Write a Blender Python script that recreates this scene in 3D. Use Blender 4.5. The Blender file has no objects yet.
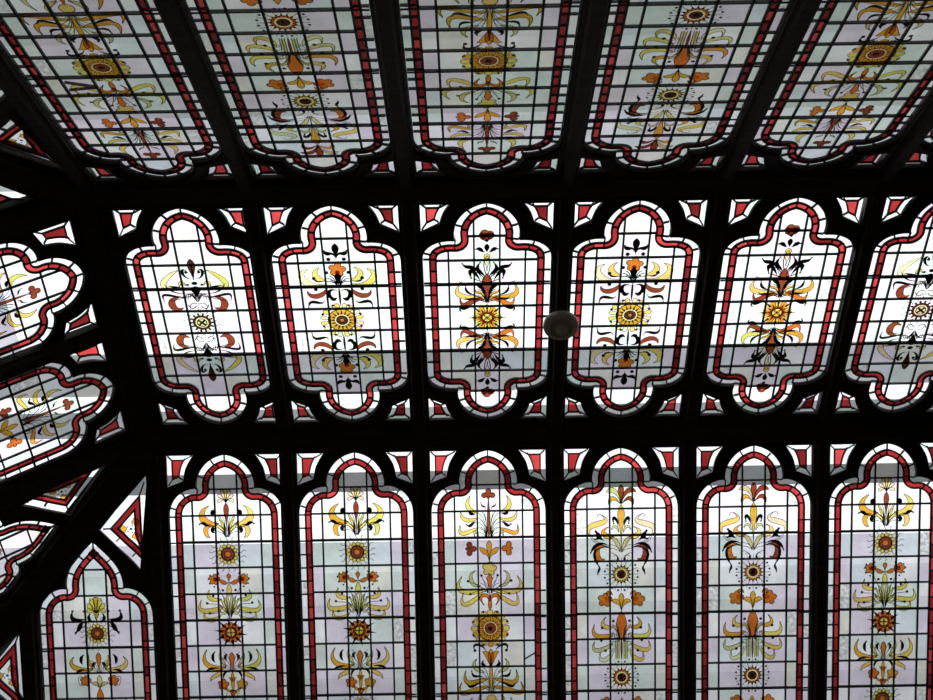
import bpy, bmesh, math, random
from mathutils import Matrix, Vector
random.seed(7)
scene = bpy.context.scene
COL = scene.collection
U = 0.6                      # metres from one bay to the next
W = 1.1096                   # half width of the flat strip, in bays
XL = -2.5668                 # left end of the flat strip
XR = 3.60                    # right end
ANG = 0.59047                # pitch of the sloping sides
CA, SA, TA = math.cos(ANG), math.sin(ANG), math.tan(ANG)
K, R, R2 = 0.391, 0.2027, 0.1947      # first bar, row pitch on slopes and on the flat strip
HW = 0.427                   # half width of a light
CXW = 0.1715                 # width of a wide column of panes
SE = 2.86                    # foot of a sloping light
CAMH = 6.6664
Z0 = 1.6 + CAMH*U            # height of the flat strip above the floor

# ------------------------------------------------------------------ materials
def nodes(name):
    m = bpy.data.materials.new(name); m.use_nodes = True
    nt = m.node_tree; nt.nodes.clear()
    out = nt.nodes.new('ShaderNodeOutputMaterial')
    return m, nt, out
def noise_mul(nt, col, amount, scale, stretch=(1,1,1), detail=3):
    tc = nt.nodes.new('ShaderNodeTexCoord'); mp = nt.nodes.new('ShaderNodeMapping')
    mp.inputs['Scale'].default_value = stretch
    nz = nt.nodes.new('ShaderNodeTexNoise'); nz.inputs['Scale'].default_value = scale; nz.inputs['Detail'].default_value = detail
    nt.links.new(tc.outputs['Object'], mp.inputs[0]); nt.links.new(mp.outputs[0], nz.inputs[0])
    rp = nt.nodes.new('ShaderNodeValToRGB')
    a = [c*(1-amount) for c in col]; b = [min(1, c*(1+amount*.6)) for c in col]
    rp.color_ramp.elements[0].color = (*a, 1); rp.color_ramp.elements[1].color = (*b, 1)
    rp.color_ramp.elements[0].position = .3; rp.color_ramp.elements[1].position = .7
    nt.links.new(nz.outputs['Fac'], rp.inputs[0])
    return rp.outputs[0], nz.outputs['Fac']
def glass(name, col, amount=.08, scale=9, stretch=(1,1,1), layers=2, gloss=.035):
    m, nt, out = nodes(name)
    c = [max(x, .0001)**(1/layers) for x in col]
    t = nt.nodes.new('ShaderNodeBsdfTransparent')
    o, f = noise_mul(nt, c, amount, scale, stretch)
    nt.links.new(o, t.inputs[0])
    g = nt.nodes.new('ShaderNodeBsdfGlossy'); g.inputs['Roughness'].default_value = .18
    mx = nt.nodes.new('ShaderNodeMixShader'); mx.inputs[0].default_value = gloss
    nt.links.new(t.outputs[0], mx.inputs[1]); nt.links.new(g.outputs[0], mx.inputs[2])
    nt.links.new(mx.outputs[0], out.inputs[0])
    return m
def solid(name, col, rough=.5, amount=.25, scale=14, stretch=(1,1,1), bump=0, spec=.5):
    m, nt, out = nodes(name)
    p = nt.nodes.new('ShaderNodeBsdfPrincipled'); p.inputs['Roughness'].default_value = rough
    p.inputs['Specular IOR Level'].default_value = spec
    o, f = noise_mul(nt, col, amount, scale, stretch)
    nt.links.new(o, p.inputs['Base Color'])
    if bump:
        b = nt.nodes.new('ShaderNodeBump'); b.inputs['Strength'].default_value = bump; b.inputs['Distance'].default_value = .004
        nt.links.new(f, b.inputs['Height']); nt.links.new(b.outputs[0], p.inputs['Normal'])
    nt.links.new(p.outputs[0], out.inputs[0])
    return m
def sheet(name, col, amount=.1, scale=1.2, stretch=(1,1,1)):
    m, nt, out = nodes(name)
    t = nt.nodes.new('ShaderNodeBsdfTranslucent')
    o, f = noise_mul(nt, col, amount, scale, stretch)
    nt.links.new(o, t.inputs[0]); nt.links.new(t.outputs[0], out.inputs[0])
    return m
M = dict(
 clear=glass('clear_glass', (.90,.92,.91)),
 lilac=glass('lilac_tinted_glass', (.80,.74,.82)),
 green=glass('pale_green_tinted_glass', (.72,.81,.75)),
 blue=glass('pale_blue_tinted_glass', (.76,.83,.85)),
 cream=glass('cream_tinted_glass', (.80,.80,.72)),
 rough=glass('rippled_clear_glass', (.76,.79,.76), .22, 60, (1,1,1)),
 ruby=glass('ruby_glass', (.33,.024,.025), .12, 14),
 ruby2=glass('dark_ruby_glass', (.18,.014,.015), .16, 14),
 ruby3=glass('bright_ruby_glass', (.52,.055,.055), .12, 14),
 amb=glass('amber_stain', (.80,.42,.05), .12, 40, layers=1, gloss=.02),
 yel=glass('yellow_stain', (.90,.72,.17), .10, 40, layers=1, gloss=.02),
 pale=glass('pale_yellow_stain', (.93,.86,.48), .10, 40, layers=1, gloss=.02),
 olive=glass('olive_stain', (.72,.66,.30), .12, 40, layers=1, gloss=.02),
 org=glass('orange_stain', (.74,.21,.03), .15, 40, layers=1, gloss=.02),
 brn=glass('red_brown_stain', (.30,.065,.025), .2, 40, layers=1, gloss=.02),
 dbr=glass('dark_brown_stain', (.085,.028,.015), .2, 40, layers=1, gloss=.02),
 blk=solid('black_glass_paint', (.012,.010,.012), .6),
 lead=solid('lead_came', (.020,.020,.021), .55),
 wood=solid('dark_stained_timber', (.042,.028,.022), .50, .45, 6, (1,9,9), .25, .12),
 plaster=solid('painted_plaster', (.62,.57,.50), .8, .08, 3),
 boards=solid('oak_floor_boards', (.30,.20,.12), .45, .3, 4, (1,8,1)),
 plastic=solid('aged_grey_plastic', (.74,.69,.64), .45, .2, 30),
 plastic2=solid('dark_grille_plastic', (.42,.39,.36), .5, .3, 30),
 under=glass('clear_sheet_underside', (.97,.97,.97), .02, 3, layers=1, gloss=0),
 led=solid('dull_red_plastic', (.25,.02,.02), .3, .1, 30),
)
TINTS = ['lilac','green','blue','clear','cream','lilac','green','rough']

# ------------------------------------------------------------------ mesh helper
class MB:
    def __init__(s, *mats):
        s.bm = bmesh.new(); s.mats = list(mats)
    def mi(s, m):
        if m not in s.mats: s.mats.append(m)
        return s.mats.index(m)
    def face(s, pts, m):
        try:
            f = s.bm.faces.new([s.bm.verts.new(Vector(p)*U) for p in pts]); f.material_index = s.mi(m)
        except ValueError: pass
    def slab(s, poly, z0, z1, m):                       # a flat plate of polygon outline
        q = []
        for p in poly:
            if not q or math.hypot(p[0]-q[-1][0], p[1]-q[-1][1]) > 1e-5: q.append(p)
        if len(q) > 2 and math.hypot(q[0][0]-q[-1][0], q[0][1]-q[-1][1]) < 1e-5: q.pop()
        if len(q) < 3: return
        a = sum(q[i-1][0]*q[i][1]-q[i][0]*q[i-1][1] for i in range(len(q)))
        if abs(a) < 2e-6: return
        if a < 0: q.reverse()
        k = s.mi(m)
        lo = [s.bm.verts.new(Vector((x, y, z0))*U) for x, y in q]
        hi = [s.bm.verts.new(Vector((x, y, z1))*U) for x, y in q]
        for f in (list(reversed(lo)), hi): s.bm.faces.new(f).material_index = k
        n = len(q)
        for i in range(n):
            s.bm.faces.new((lo[i], lo[(i+1) % n], hi[(i+1) % n], hi[i])).material_index = k
    def bar(s, a, b, w, z0, z1, m):
        d = Vector((b[0]-a[0], b[1]-a[1])); L = d.length
        if L < 1e-5: return
        n = Vector((-d.y, d.x))/L*w/2
        s.slab([(a[0]+n.x, a[1]+n.y), (a[0]-n.x, a[1]-n.y), (b[0]-n.x, b[1]-n.y), (b[0]+n.x, b[1]+n.y)], z0, z1, m)
    def band(s, A, B, z0, z1, m, closed=True):          # strip solid between two matched outlines
        k = s.mi(m); n = len(A)
        V = [[s.bm.verts.new(Vector((p[0], p[1], z))*U) for p in P] for P, z in ((A, z0), (B, z0), (B, z1), (A, z1))]
        for i in range(n if closed else n-1):
            j = (i+1) % n
            for q in range(4):
                r = (q+1) % 4
                try: s.bm.faces.new((V[q][i], V[q][j], V[r][j], V[r][i])).material_index = k
                except ValueError: pass
        if not closed:
            for i in (0, n-1):
                s.bm.faces.new([V[q][i] for q in range(4)]).material_index = k
    def box(s, lo, hi, m):
        s.slab([(lo[0], lo[1]), (hi[0], lo[1]), (hi[0], hi[1]), (lo[0], hi[1])], lo[2], hi[2], m)
    def build(s, name, parent=None, smooth=False):
        bmesh.ops.remove_doubles(s.bm, verts=s.bm.verts, dist=1e-7)
        bmesh.ops.recalc_face_normals(s.bm, faces=s.bm.faces)
        me = bpy.data.meshes.new(name); s.bm.to_mesh(me); s.bm.free()
        for m in s.mats: me.materials.append(M[m])
        if smooth:
            for p in me.polygons: p.use_smooth = True
        o = bpy.data.objects.new(name, me); COL.objects.link(o)
        if parent: o.parent = parent
        return o
def structure(o): o['kind'] = 'structure'; return o

# ------------------------------------------------------------------ outlines
def bez(p, n):
    o = []
    for i in range(n+1):
        t = i/n; a = (1-t)**3; b = 3*t*(1-t)**2; c = 3*t*t*(1-t); d = t**3
        o.append((a*p[0][0]+b*p[1][0]+c*p[2][0]+d*p[3][0], a*p[0][1]+b*p[1][1]+c*p[2][1]+d*p[3][1]))
    return o
class Outline:
    """closed outline: points with inward normals, cusps rounded when offset inwards"""
    def __init__(s, runs, fan=True):
        # runs: list of polylines, each end meeting the next start at a corner; traced so that the inside is on the left
        s.p = []; s.n = []; s.corner = []
        def nrm(a, b):
            d = Vector((b[0]-a[0], b[1]-a[1])).normalized(); return Vector((-d.y, d.x))
        nr = len(runs)
        for i, r in enumerate(runs):
            prev = runs[i-1]
            na = nrm(prev[-2], prev[-1]); nb = nrm(r[0], r[1])
            cr = na.x*nb.y-na.y*nb.x
            s.corner.append(len(s.p))
            if cr < -.15 and fan:                        # re-entrant cusp: fan of normals
                a0 = math.atan2(na.y, na.x); a1 = math.atan2(nb.y, nb.x)
                while a1 > a0: a1 -= 2*math.pi
                for q in range(9):
                    a = a0+(a1-a0)*q/8; s.p.append(Vector(r[0])); s.n.append(Vector((math.cos(a), math.sin(a))))
            else:
                m = (na+nb); m.normalize(); c = max(.25, m.dot(na)); s.p.append(Vector(r[0])); s.n.append(m/c)
            for j in range(1, len(r)-1):
                m = (nrm(r[j-1], r[j])+nrm(r[j], r[j+1])).normalized(); s.p.append(Vector(r[j])); s.n.append(m)
    def off(s, d): return [(p.x+n.x*d, p.y+n.y*d) for p, n in zip(s.p, s.n)]
    def breaks(s, step):
        """indices at every corner and about every step along the way"""
        n = len(s.p); P = s.off(.02); out = []
        cs = s.corner+[n]
        for a, b in zip(cs, cs[1:]):
            seg = [math.dist(P[i], P[(i+1) % n]) for i in range(a, b)]
            L = sum(seg); k = max(1, round(L/step)); acc = 0; nxt = 1; out.append(a)
            for i in range(a, b):
                acc += seg[i-a]
                while nxt < k and acc >= L*nxt/k:
                    if (i+1) % n not in out and i+1 < n: out.append(i+1)
                    nxt += 1
        return sorted(set(out))
def rdense(a, b, n):  return [(a[0]+(b[0]-a[0])*i/n, a[1]+(b[1]-a[1])*i/n) for i in range(n+1)]
def flip(r): return [(-x, y) for x, y in reversed(r)]
def slope_runs(pointed=False, foot=SE):
    s0 = .757 if pointed else 0
    if pointed: lobe = bez([(0,.026+s0),(.10,.125+s0),(.225,.225+s0),(.212,.39+s0)], 14)
    else:       lobe = bez([(0,.131),(.135,.150),(.228,.27),(.212,.39)], 14)
    sh = bez([(.212,.39+s0),(.30,.375+s0),(.427,.45+s0),(.427,.60+s0)], 12)
    side = rdense((.427,.60+s0), (.427,foot), 22)
    right = [lobe, sh+side[1:]]
    # inside on the left while s grows downward: trace apex -> right -> foot -> left
    return right+[[(.427,foot),(-.427,foot)]]+[flip(right[1]), flip(lobe)]
def mid_runs():
    lobe = bez([(0,-.945),(.135,-.925),(.235,-.80),(.209,-.652)], 14)
    sh = bez([(.209,-.652),(.325,-.665),(.425,-.61),(.425,-.50)], 12)
    side = rdense((.425,-.50), (.425,.50), 10)
    low = [(x,-y) for x, y in reversed(sh)]; lowl = [(x,-y) for x, y in reversed(lobe)]
    right = [lobe, sh+side[1:]+low[1:], lowl]
    return right+[flip(r) for r in reversed(right)]
def spandrel_runs(mid=False, sx=1, sy=1):
    if mid: a, b, c, d, e = (.425,-.94),(.425,-.737),(.314,-.797),(.25,-.94),(.292,-.868)
    else:   a, b, c, d, e = (.427,.133),(.427,.36),(.318,.318),(.245,.133),(.296,.222)
    q = tuple(e[i]*1.3333-(c[i]+d[i])/6 for i in (0,1)); cv = bez([c, q, q, d], 6)
    runs = [[a,b],[b,c],cv,[d,a]]
    runs = [[(x*sx, y*sy) for x, y in r] for r in runs]
    if sx*sy < 0: runs = [list(reversed(r)) for r in reversed(runs)]
    return runs
def tri_runs(fl):
    A, B, D, C = (.41,.326), (.083,.683), (.268,.886), (.415,1.06)
    cv = rdense(B, (.225,.83), 3)[:-1]+bez([(.225,.83),(.30,.90),(.36,.96),C], 6)
    runs = [[A, C], list(reversed(cv)), [B, A]]
    if fl: runs = [[(-x, y) for x, y in reversed(r)] for r in reversed(runs)]
    return runs
def clip(poly, x0, y0, x1, y1):
    for ax, v, sg in ((0,x0,1),(0,x1,-1),(1,y0,1),(1,y1,-1)):
        out = []
        for i in range(len(poly)):
            a, b = poly[i-1], poly[i]
            ina, inb = (a[ax]-v)*sg >= 0, (b[ax]-v)*sg >= 0
            if ina != inb:
                t = (v-a[ax])/(b[ax]-a[ax]); out.append((a[0]+t*(b[0]-a[0]), a[1]+t*(b[1]-a[1])))
            if inb: out.append(b)
        poly = out
        if not poly: return []
    return poly
def crossings(poly, ax, v):
    o = []
    for i in range(len(poly)):
        a, b = poly[i-1], poly[i]
        if (a[ax]-v)*(b[ax]-v) < 0:
            t = (v-a[ax])/(b[ax]-a[ax]); o.append(a[1-ax]+t*(b[1-ax]-a[1-ax]))
    return sorted(o)

ZG0, ZG1 = 0.0, .007          # the glass
ZL0, ZL1 = -.0035, .0105        # the leads
LW = .0125
def border_band(mb, ol, d0, d1, brk, mats, rng):
    A, B = ol.off(d0), ol.off(d1); n = len(A)
    for a, b in zip(brk, brk[1:]+[brk[0]+n]):
        idx = [i % n for i in range(a, b+1)]
        m = rng.choice(mats)
        mb.band([A[i] for i in idx], [B[i] for i in idx], ZG0, ZG1, m, closed=False)
def lead_ring(mb, ol, d, w=LW):
    mb.band(ol.off(d-w/2), ol.off(d+w/2), ZL0, ZL1, 'lead')
def lead_ticks(mb, ol, d0, d1, brk, w=.010):
    A, B = ol.off(d0), ol.off(d1)
    for i in brk: mb.bar(A[i], B[i], w, ZL0, ZL1, 'lead')

# ------------------------------------------------------------------ painted ornament
def soft(p, k=.32):
    a = [(-5*p[0][i]+18*p[1][i]-9*p[2][i]+2*p[3][i])/6 for i in (0,1)]
    b = [(2*p[0][i]-9*p[1][i]+18*p[2][i]-5*p[3][i])/6 for i in (0,1)]
    return [p[0], tuple(p[1][i]*(1-k)+a[i]*k for i in (0,1)), tuple(p[2][i]*(1-k)+b[i]*k for i in (0,1)), p[3]]
class Art:
    """painted shapes in pane coordinates: X across in wide panes, Y down in rows"""
    def __init__(s, y0, ry):
        s.y0 = y0; s.ry = ry; s.sy = 1; s.cw, s.cb = (1.35, .42) if y0 else (1.0, .24); s.new()
    def new(s): s.mb = MB(); s.z = -.0012
    def P(s, X, Y): return (X*CXW, s.y0+s.sy*Y*s.ry)
    def poly(s, pts, c):
        a = sum(pts[i-1][0]*pts[i][1]-pts[i][0]*pts[i-1][1] for i in range(len(pts)))
        if a > 0: pts = list(reversed(pts))
        s.z -= .00001
        s.mb.face([(x, y, s.z) for x, y in pts], c)
    def line(s, pts, w, c='blk'):
        n = len(pts)
        for i in range(n-1):
            a, b = Vector(pts[i]), Vector(pts[i+1]); d = b-a
            if d.length < 1e-6: continue
            nn = Vector((-d.y, d.x)).normalized()*w/2; e = d.normalized()*w*.25
            a2, b2 = a-e, b+e
            s.mb.face([(q.x, q.y, -.0022) for q in (a2+nn, b2+nn, b2-nn, a2-nn)], c)
    def leaf(s, ctrl, w, c, line=True, peak=.45, both=True, tip=.0, n=14):
        cs = c if isinstance(c, tuple) else (c, c)
        for sg, cc in (((1, cs[1]), (-1, cs[0])) if both else ((1, cs[0]),)):
            C = bez(soft([s.P(x*sg, y) for x, y in ctrl]), n); L = []; Rr = []
            for i, p in enumerate(C):
                a = Vector(C[max(0, i-1)]); b = Vector(C[min(n, i+1)]); d = (b-a).normalized(); nn = Vector((-d.y, d.x))
                t = i/n; e = math.log(.5)/math.log(peak)
                ww = max(.0014, w*1.15*CXW*.5*math.sin(math.pi*min(1, max(0, t**e)))**.8 if 0 < t < 1 else .0014)
                ww = max(ww, tip*CXW*.5*(1-t))
                L.append((p[0]+nn.x*ww, p[1]+nn.y*ww)); Rr.append((p[0]-nn.x*ww, p[1]-nn.y*ww))
            s.z -= .00001
            for i in range(n):
                s.mb.face([(x, y, s.z) for x, y in (L[i], L[i+1], Rr[i+1], Rr[i])], cc)
            if line: s.line(L, .0042); s.line(Rr, .0042)
    def curl(s, ctrl, w=.10, both=True, peak=.6):
        s.leaf(ctrl, w*s.cw, 'blk', False, peak, both)
        X, Y = ctrl[-1]
        for sg in ((1,-1) if both else (1,)): s.disc(X*sg, Y, w*s.cb, 'blk', n=10)
    def hair(s, ctrl, w=.0045, both=True, c='blk'):
        for sg in ((1,-1) if both else (1,)):
            s.line(bez([s.P(x*sg, y) for x, y in ctrl], 9), w, c)
    def disc(s, X, Y, r, c, both=False, r0=0, n=20, out=False, sq=1):
        for sg in ((1,-1) if both and X else (1,)):
            cx, cy = s.P(X*sg, Y); r_ = r*CXW
            A = [(cx+r_*math.cos(2*math.pi*i/n), cy+sq*r_*math.sin(2*math.pi*i/n)) for i in range(n)]
            if r0:
                B = [(cx+(x-cx)*r0/r, cy+(y-cy)*r0/r) for x, y in A]; s.z -= .00001
                for i in range(n): s.mb.face([(*q, s.z) for q in (A[i-1], A[i], B[i], B[i-1])], c)
            else: s.poly(A, c)
            if out: s.line(A+[A[0]], .0045)
    def dots(s, L, r=.055):
        for X, Y in L: s.disc(X, Y, r, 'blk', True, n=10)
    def petals(s, X, Y, r0, r1, n, w, c, ph=0, out=True, shape='drop', cell=None):
        cx, cy = s.P(X, Y)
        for k in range(n):
            a = 2*math.pi*(k+ph)/n; d = Vector((math.cos(a), math.sin(a))); nn = Vector((-d.y, d.x))
            m = 8; L = []; Rr = []
            for i in range(m+1):
                t = i/m; rr = (r0+(r1-r0)*t)*CXW
                if shape == 'drop': ww = w*CXW*(.55+.9*t)*math.sqrt(max(0, 1-t**4))*.8
                elif shape == 'spike': ww = w*CXW*(1-t)
                else: ww = w*CXW*math.sin(math.pi*t)
                p = Vector((cx, cy))+d*rr; L.append(tuple(p+nn*ww)); Rr.append(tuple(p-nn*ww))
            s.poly(L+list(reversed(Rr)), c[k % len(c)] if isinstance(c, (tuple, list)) else c)
            if out: s.line(L+list(reversed(Rr)), .0042)
    def flower5(s, X, Y, r, c, both=True, n=5):
        cs = c if isinstance(c, tuple) else (c, c)
        for sg, cc in ((1, cs[1]), (-1, cs[0])) if both else ((1, cs[0]),):
            cx, cy = s.P(X*sg, Y); A = []
            for i in range(40):
                a = 2*math.pi*i/40; rr = r*CXW*(.66+.40*abs(math.cos(n*a/2+.4))**.8)
                A.append((cx+rr*math.cos(a), cy+rr*math.sin(a)))
            s.poly(A, cc); s.line(A+[A[0]], .005)
    def rays(s, X, Y, r0, r1, n, ph=.5, wav=.03):
        cx, cy = s.P(X, Y)
        for k in range(n):
            a = 2*math.pi*(k+ph)/n; pts = []
            for i in range(6):
                t = i/5; rr = (r0+(r1-r0)*t)*CXW; o = wav*CXW*math.sin(t*6.3)*(1+t)
                pts.append((cx+rr*math.cos(a)-o*math.sin(a), cy+rr*math.sin(a)+o*math.cos(a)))
            s.line(pts, .0042)
    def fronds(s, x0, y0, tips, col='blk'):
        for i, (x, y) in enumerate(tips):
            s.hair([(x0*(1+i*.25), y0), (x0*(1+i*.3), y0*.55+y*.45), (x*.45, y+(y0-y)*.12), (x, y)], .0042, c=col)
    def teardrop(s, X, Y0, Y1, w, c, both=False):
        s.leaf([(X, Y1), (X, Y1*.66+Y0*.34), (X, Y1*.33+Y0*.67), (X, Y0)], w, c, True, .72, both)
    def sunburst(s, Y, body=('amb','amb'), nr=16, rr=.5):
        s.petals(0, Y, .33, rr, nr, .055, 'dbr', 0, False, 'spike')
        s.disc(0, Y, .37, body[0], r0=.26, n=28); s.petals(0, Y, .27, .37, nr, .03, 'dbr', .5, False, 'spike')
        s.disc(0, Y, .26, 'pale', r0=.205, n=24); s.disc(0, Y, .205, 'dbr', n=20)
        s.disc(0, Y, .1, 'amb', n=12)
        s.hair([(-.12,Y),(-.05,Y),(.05,Y),(.12,Y)], .006, False); s.line([s.P(0,Y-.1), s.P(0,Y+.1)], .006)
        s.rays(0, Y, .5, .76, 16, 0, 0)
        cx, cy = s.P(0, Y)
        for k in range(16):
            a = 2*math.pi*(k+.5)/16
            s.disc(math.cos(a)*.74, Y+math.sin(a)*.74*CXW/s.ry, .05, 'blk', n=8)
    def sunflower(s, Y, red='brn', R1=.86):
        s.petals(0, Y, .52, R1, 16, .15, ('yel','amb','yel'), 0)
        s.disc(0, Y, .57, 'amb', r0=.30, n=32)
        s.petals(0, Y, .30, .57, 16, .035, 'brn', 0, False, 'spike')
        s.rays(0, Y, .30, .55, 16, .5, 0)
        s.disc(0, Y, .30, 'pale', r0=.265, n=26); s.disc(0, Y, .265, red, r0=.13, n=26)
        s.disc(0, Y, .13, 'dbr', n=16); s.disc(0, Y, .075, 'org', n=10)
        s.line([s.P(.57*math.cos(i*.2094), Y+.57*math.sin(i*.2094)*CXW/s.ry) for i in range(31)], .005)
        for k in range(8):
            a = 2*math.pi*(k+.5)/8
            s.disc(math.cos(a)*R1*.93, Y+math.sin(a)*R1*.93*CXW/s.ry, .05, 'blk', n=8)
    def beadflower(s, Y, k=1):
        cx, cy = s.P(0, Y)
        s.disc(0, Y, .32*k, 'dbr', r0=.235*k, n=26); s.disc(0, Y, .235*k, 'brn', r0=.10*k, n=22); s.disc(0, Y, .10*k, 'org', n=14)
        s.line([s.P(.16*k*math.cos(i*.314), Y+.16*k*math.sin(i*.314)*CXW/s.ry) for i in range(21)], .0045)
        for q in range(13):
            a = 2*math.pi*q/13
            s.disc(math.cos(a)*.385*k, Y+math.sin(a)*.385*k*CXW/s.ry, .085*k, 'yel', n=10, out=True)
        s.rays(0, Y, .48*k, .82*k, 18, .5, .035)
    def starflower(s, Y):
        s.petals(0, Y, .34, .78, 10, .07, 'blk', .25, False, 'spike')
        s.petals(0, Y, .25, .48, 12, .12, ('org','org'), 0)
        s.disc(0, Y, .29, 'brn', r0=.17, n=22)
        for q in range(4):
            a = math.pi*(q+.5)/2
            s.disc(math.cos(a)*.125, Y+math.sin(a)*.125*CXW/s.ry, .115, 'yel', n=12, out=True)
    # ---- leaf groups ----
    def trefoil_flower(s, X, Y, c, side=True, k=1, up=0):
        a = [(0,-.17),(.21,.0),(-.21,.0)] if not side else [(-.0,-.16),(-.0,.16),(.2,0)]
        cs = c if isinstance(c, tuple) else (c, c)
        for sg, cc in (((1, cs[1]), (-1, cs[0])) if X else ((1, cs[0]),)):
            cx, cy = s.P(X*sg, Y); A = []
            for i in range(56):
                t = 2*math.pi*i/56
                lob = .42+.58*abs(math.cos(2*t))**.75
                if (side and math.cos(t) < -.7): lob *= .55
                if (not side and math.sin(t) > .7): lob *= .5
                rr = .30*k*CXW*lob
                A.append((cx-sg*rr*math.cos(t) if side else cx+rr*math.cos(t), cy+rr*math.sin(t)))
            s.poly(A, cc); s.line(A+[A[0]], .005)

def art_E(a, part):
    if part == 0: a.sunflower(5.5)
    else:
        a.leaf([(0,2.0),(0,1.4),(0,1.0),(0,.5)], .12, 'brn', True, .35, False)
        a.trefoil_flower(0, .40, 'brn', False)
        a.leaf([(.45,1.02),(.85,1.0),(1.0,.75),(.80,.42)], .17, 'yel')
        a.leaf([(.48,1.25),(.85,1.40),(1.2,1.30),(1.22,1.0)], .15, 'yel')
        a.leaf([(.50,1.65),(.90,1.80),(1.3,1.95),(1.26,1.52)], .16, ('yel','amb'))
        a.leaf([(.45,1.98),(.55,1.75),(.65,1.75),(.62,1.98)], .09, 'olive')
        a.curl([(.55,1.1),(.7,1.12),(.8,1.1),(.88,1.0)], .09); a.curl([(.5,1.42),(.7,1.42),(.8,1.6),(.98,1.5)], .09)
        a.curl([(.12,.98),(.15,.8),(.25,.85),(.34,.68)], .05)
        a.fronds(.07, 2.0, [(.3,1.02),(.45,1.08),(.48,1.25),(.49,1.42),(.49,1.62),(.48,1.8)])
        a.fronds(.10, 1.98, [(.2,1.1),(.38,1.3),(.4,1.6)], 'dbr')
        # three petals and side flowers
        a.trefoil_flower(.87, 2.43, ('brn','org'), True, 1.05)
        a.teardrop(0, 2.12, 2.9, .2, 'amb')
        a.leaf([(.02,2.85),(.05,2.65),(.2,2.55),(.42,2.38)], .2, 'amb', True, .7)
        # blossom on a tapering stem
        a.flower5(0, 3.2, .31, 'yel', False)
        a.leaf([(0,4.22),(0,3.95),(0,3.7),(0,3.4)], .2, 'org', True, .78, False)
        a.leaf([(.1,4.0),(.8,4.15),(1.55,4.1),(1.22,3.48)], .2, 'yel'); a.leaf([(.4,3.85),(.75,3.85),(.95,3.5),(.62,3.27)], .15, 'olive')
        a.leaf([(.3,4.1),(.7,4.45),(1.3,4.75),(1.17,4.12)], .18, 'yel')
        a.dots([(.36,3.46),(.96,3.67),(.86,4.17)], .06)
        a.hair([(.1,4.1),(.15,3.9),(.25,3.7),(.34,3.5)]); a.hair([(.15,4.1),(.4,3.85),(.7,3.75),(.92,3.7)]); a.hair([(.15,4.1),(.4,4.0),(.6,4.05),(.82,4.15)])
        a.fronds(.06, 4.15, [(.2,3.5),(.3,3.65),(.42,3.75),(.45,3.9)])
        a.leaf([(0,4.78),(0,4.6),(0,4.4),(0,4.15)], .14, 'org', True, .4, False)
        a.leaf([(.03,4.45),(.12,4.15),(.5,4.2),(.26,4.6)], .14, 'org')
        a.curl([(.22,6.4),(.35,6.15),(.75,6.05),(.72,6.35)], .08); a.dots([(.70,6.36)], .07)
        # tulip stem and amber leaves
        a.leaf([(0,8.0),(0,7.5),(0,7.1),(0,6.7)], .13, 'amb', True, .5, False)
        a.leaf([(0,7.0),(.05,6.75),(.1,6.5),(.36,6.42)], .22, 'amb', True, .6); a.leaf([(0,6.95),(0,6.8),(0,6.55),(0,6.3)], .22, 'amb', True, .6, False)
        a.leaf([(.1,7.45),(.6,7.6),(1.2,7.75),(1.12,7.12)], .2, 'amb'); a.leaf([(.1,7.8),(.6,7.85),(1.5,8.2),(1.32,7.6)], .2, 'amb')
        a.leaf([(.3,7.2),(.6,7.15),(.85,6.95),(.62,6.68)], .15, 'olive')
        a.curl([(.3,7.4),(.6,7.35),(.8,7.4),(.86,7.15)], .08); a.curl([(.3,7.65),(.6,7.6),(.9,7.85),(1.08,7.65)], .08); a.curl([(.15,7.0),(.3,6.95),(.4,6.9),(.35,6.78)], .1)
        a.fronds(.06, 8.0, [(.3,7.05),(.42,7.2),(.45,7.4),(.47,7.6),(.47,7.8)]); a.fronds(.09, 8.0, [(.25,7.2),(.35,7.45),(.4,7.75)], 'olive')
        a.disc(0, 8.28, .22, 'yel', out=True); a.leaf([(0,9.3),(0,9.0),(0,8.7),(0,8.45)], .14, 'org', True, .5, False)
        a.leaf([(.1,8.9),(.6,8.95),(1.2,8.9),(.85,8.2)], .2, ('amb','olive')); a.leaf([(.15,8.6),(.4,8.5),(.6,8.3),(.42,8.1)], .16, 'olive')
        a.fronds(.06, 9.2, [(.3,8.5),(.42,8.7),(.45,8.9)])
        a.trefoil_flower(.87, 9.6, 'org', True); a.leaf([(0,10.2),(0,9.9),(0,9.7),(0,9.4)], .2, 'amb', True, .6, False)
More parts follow.
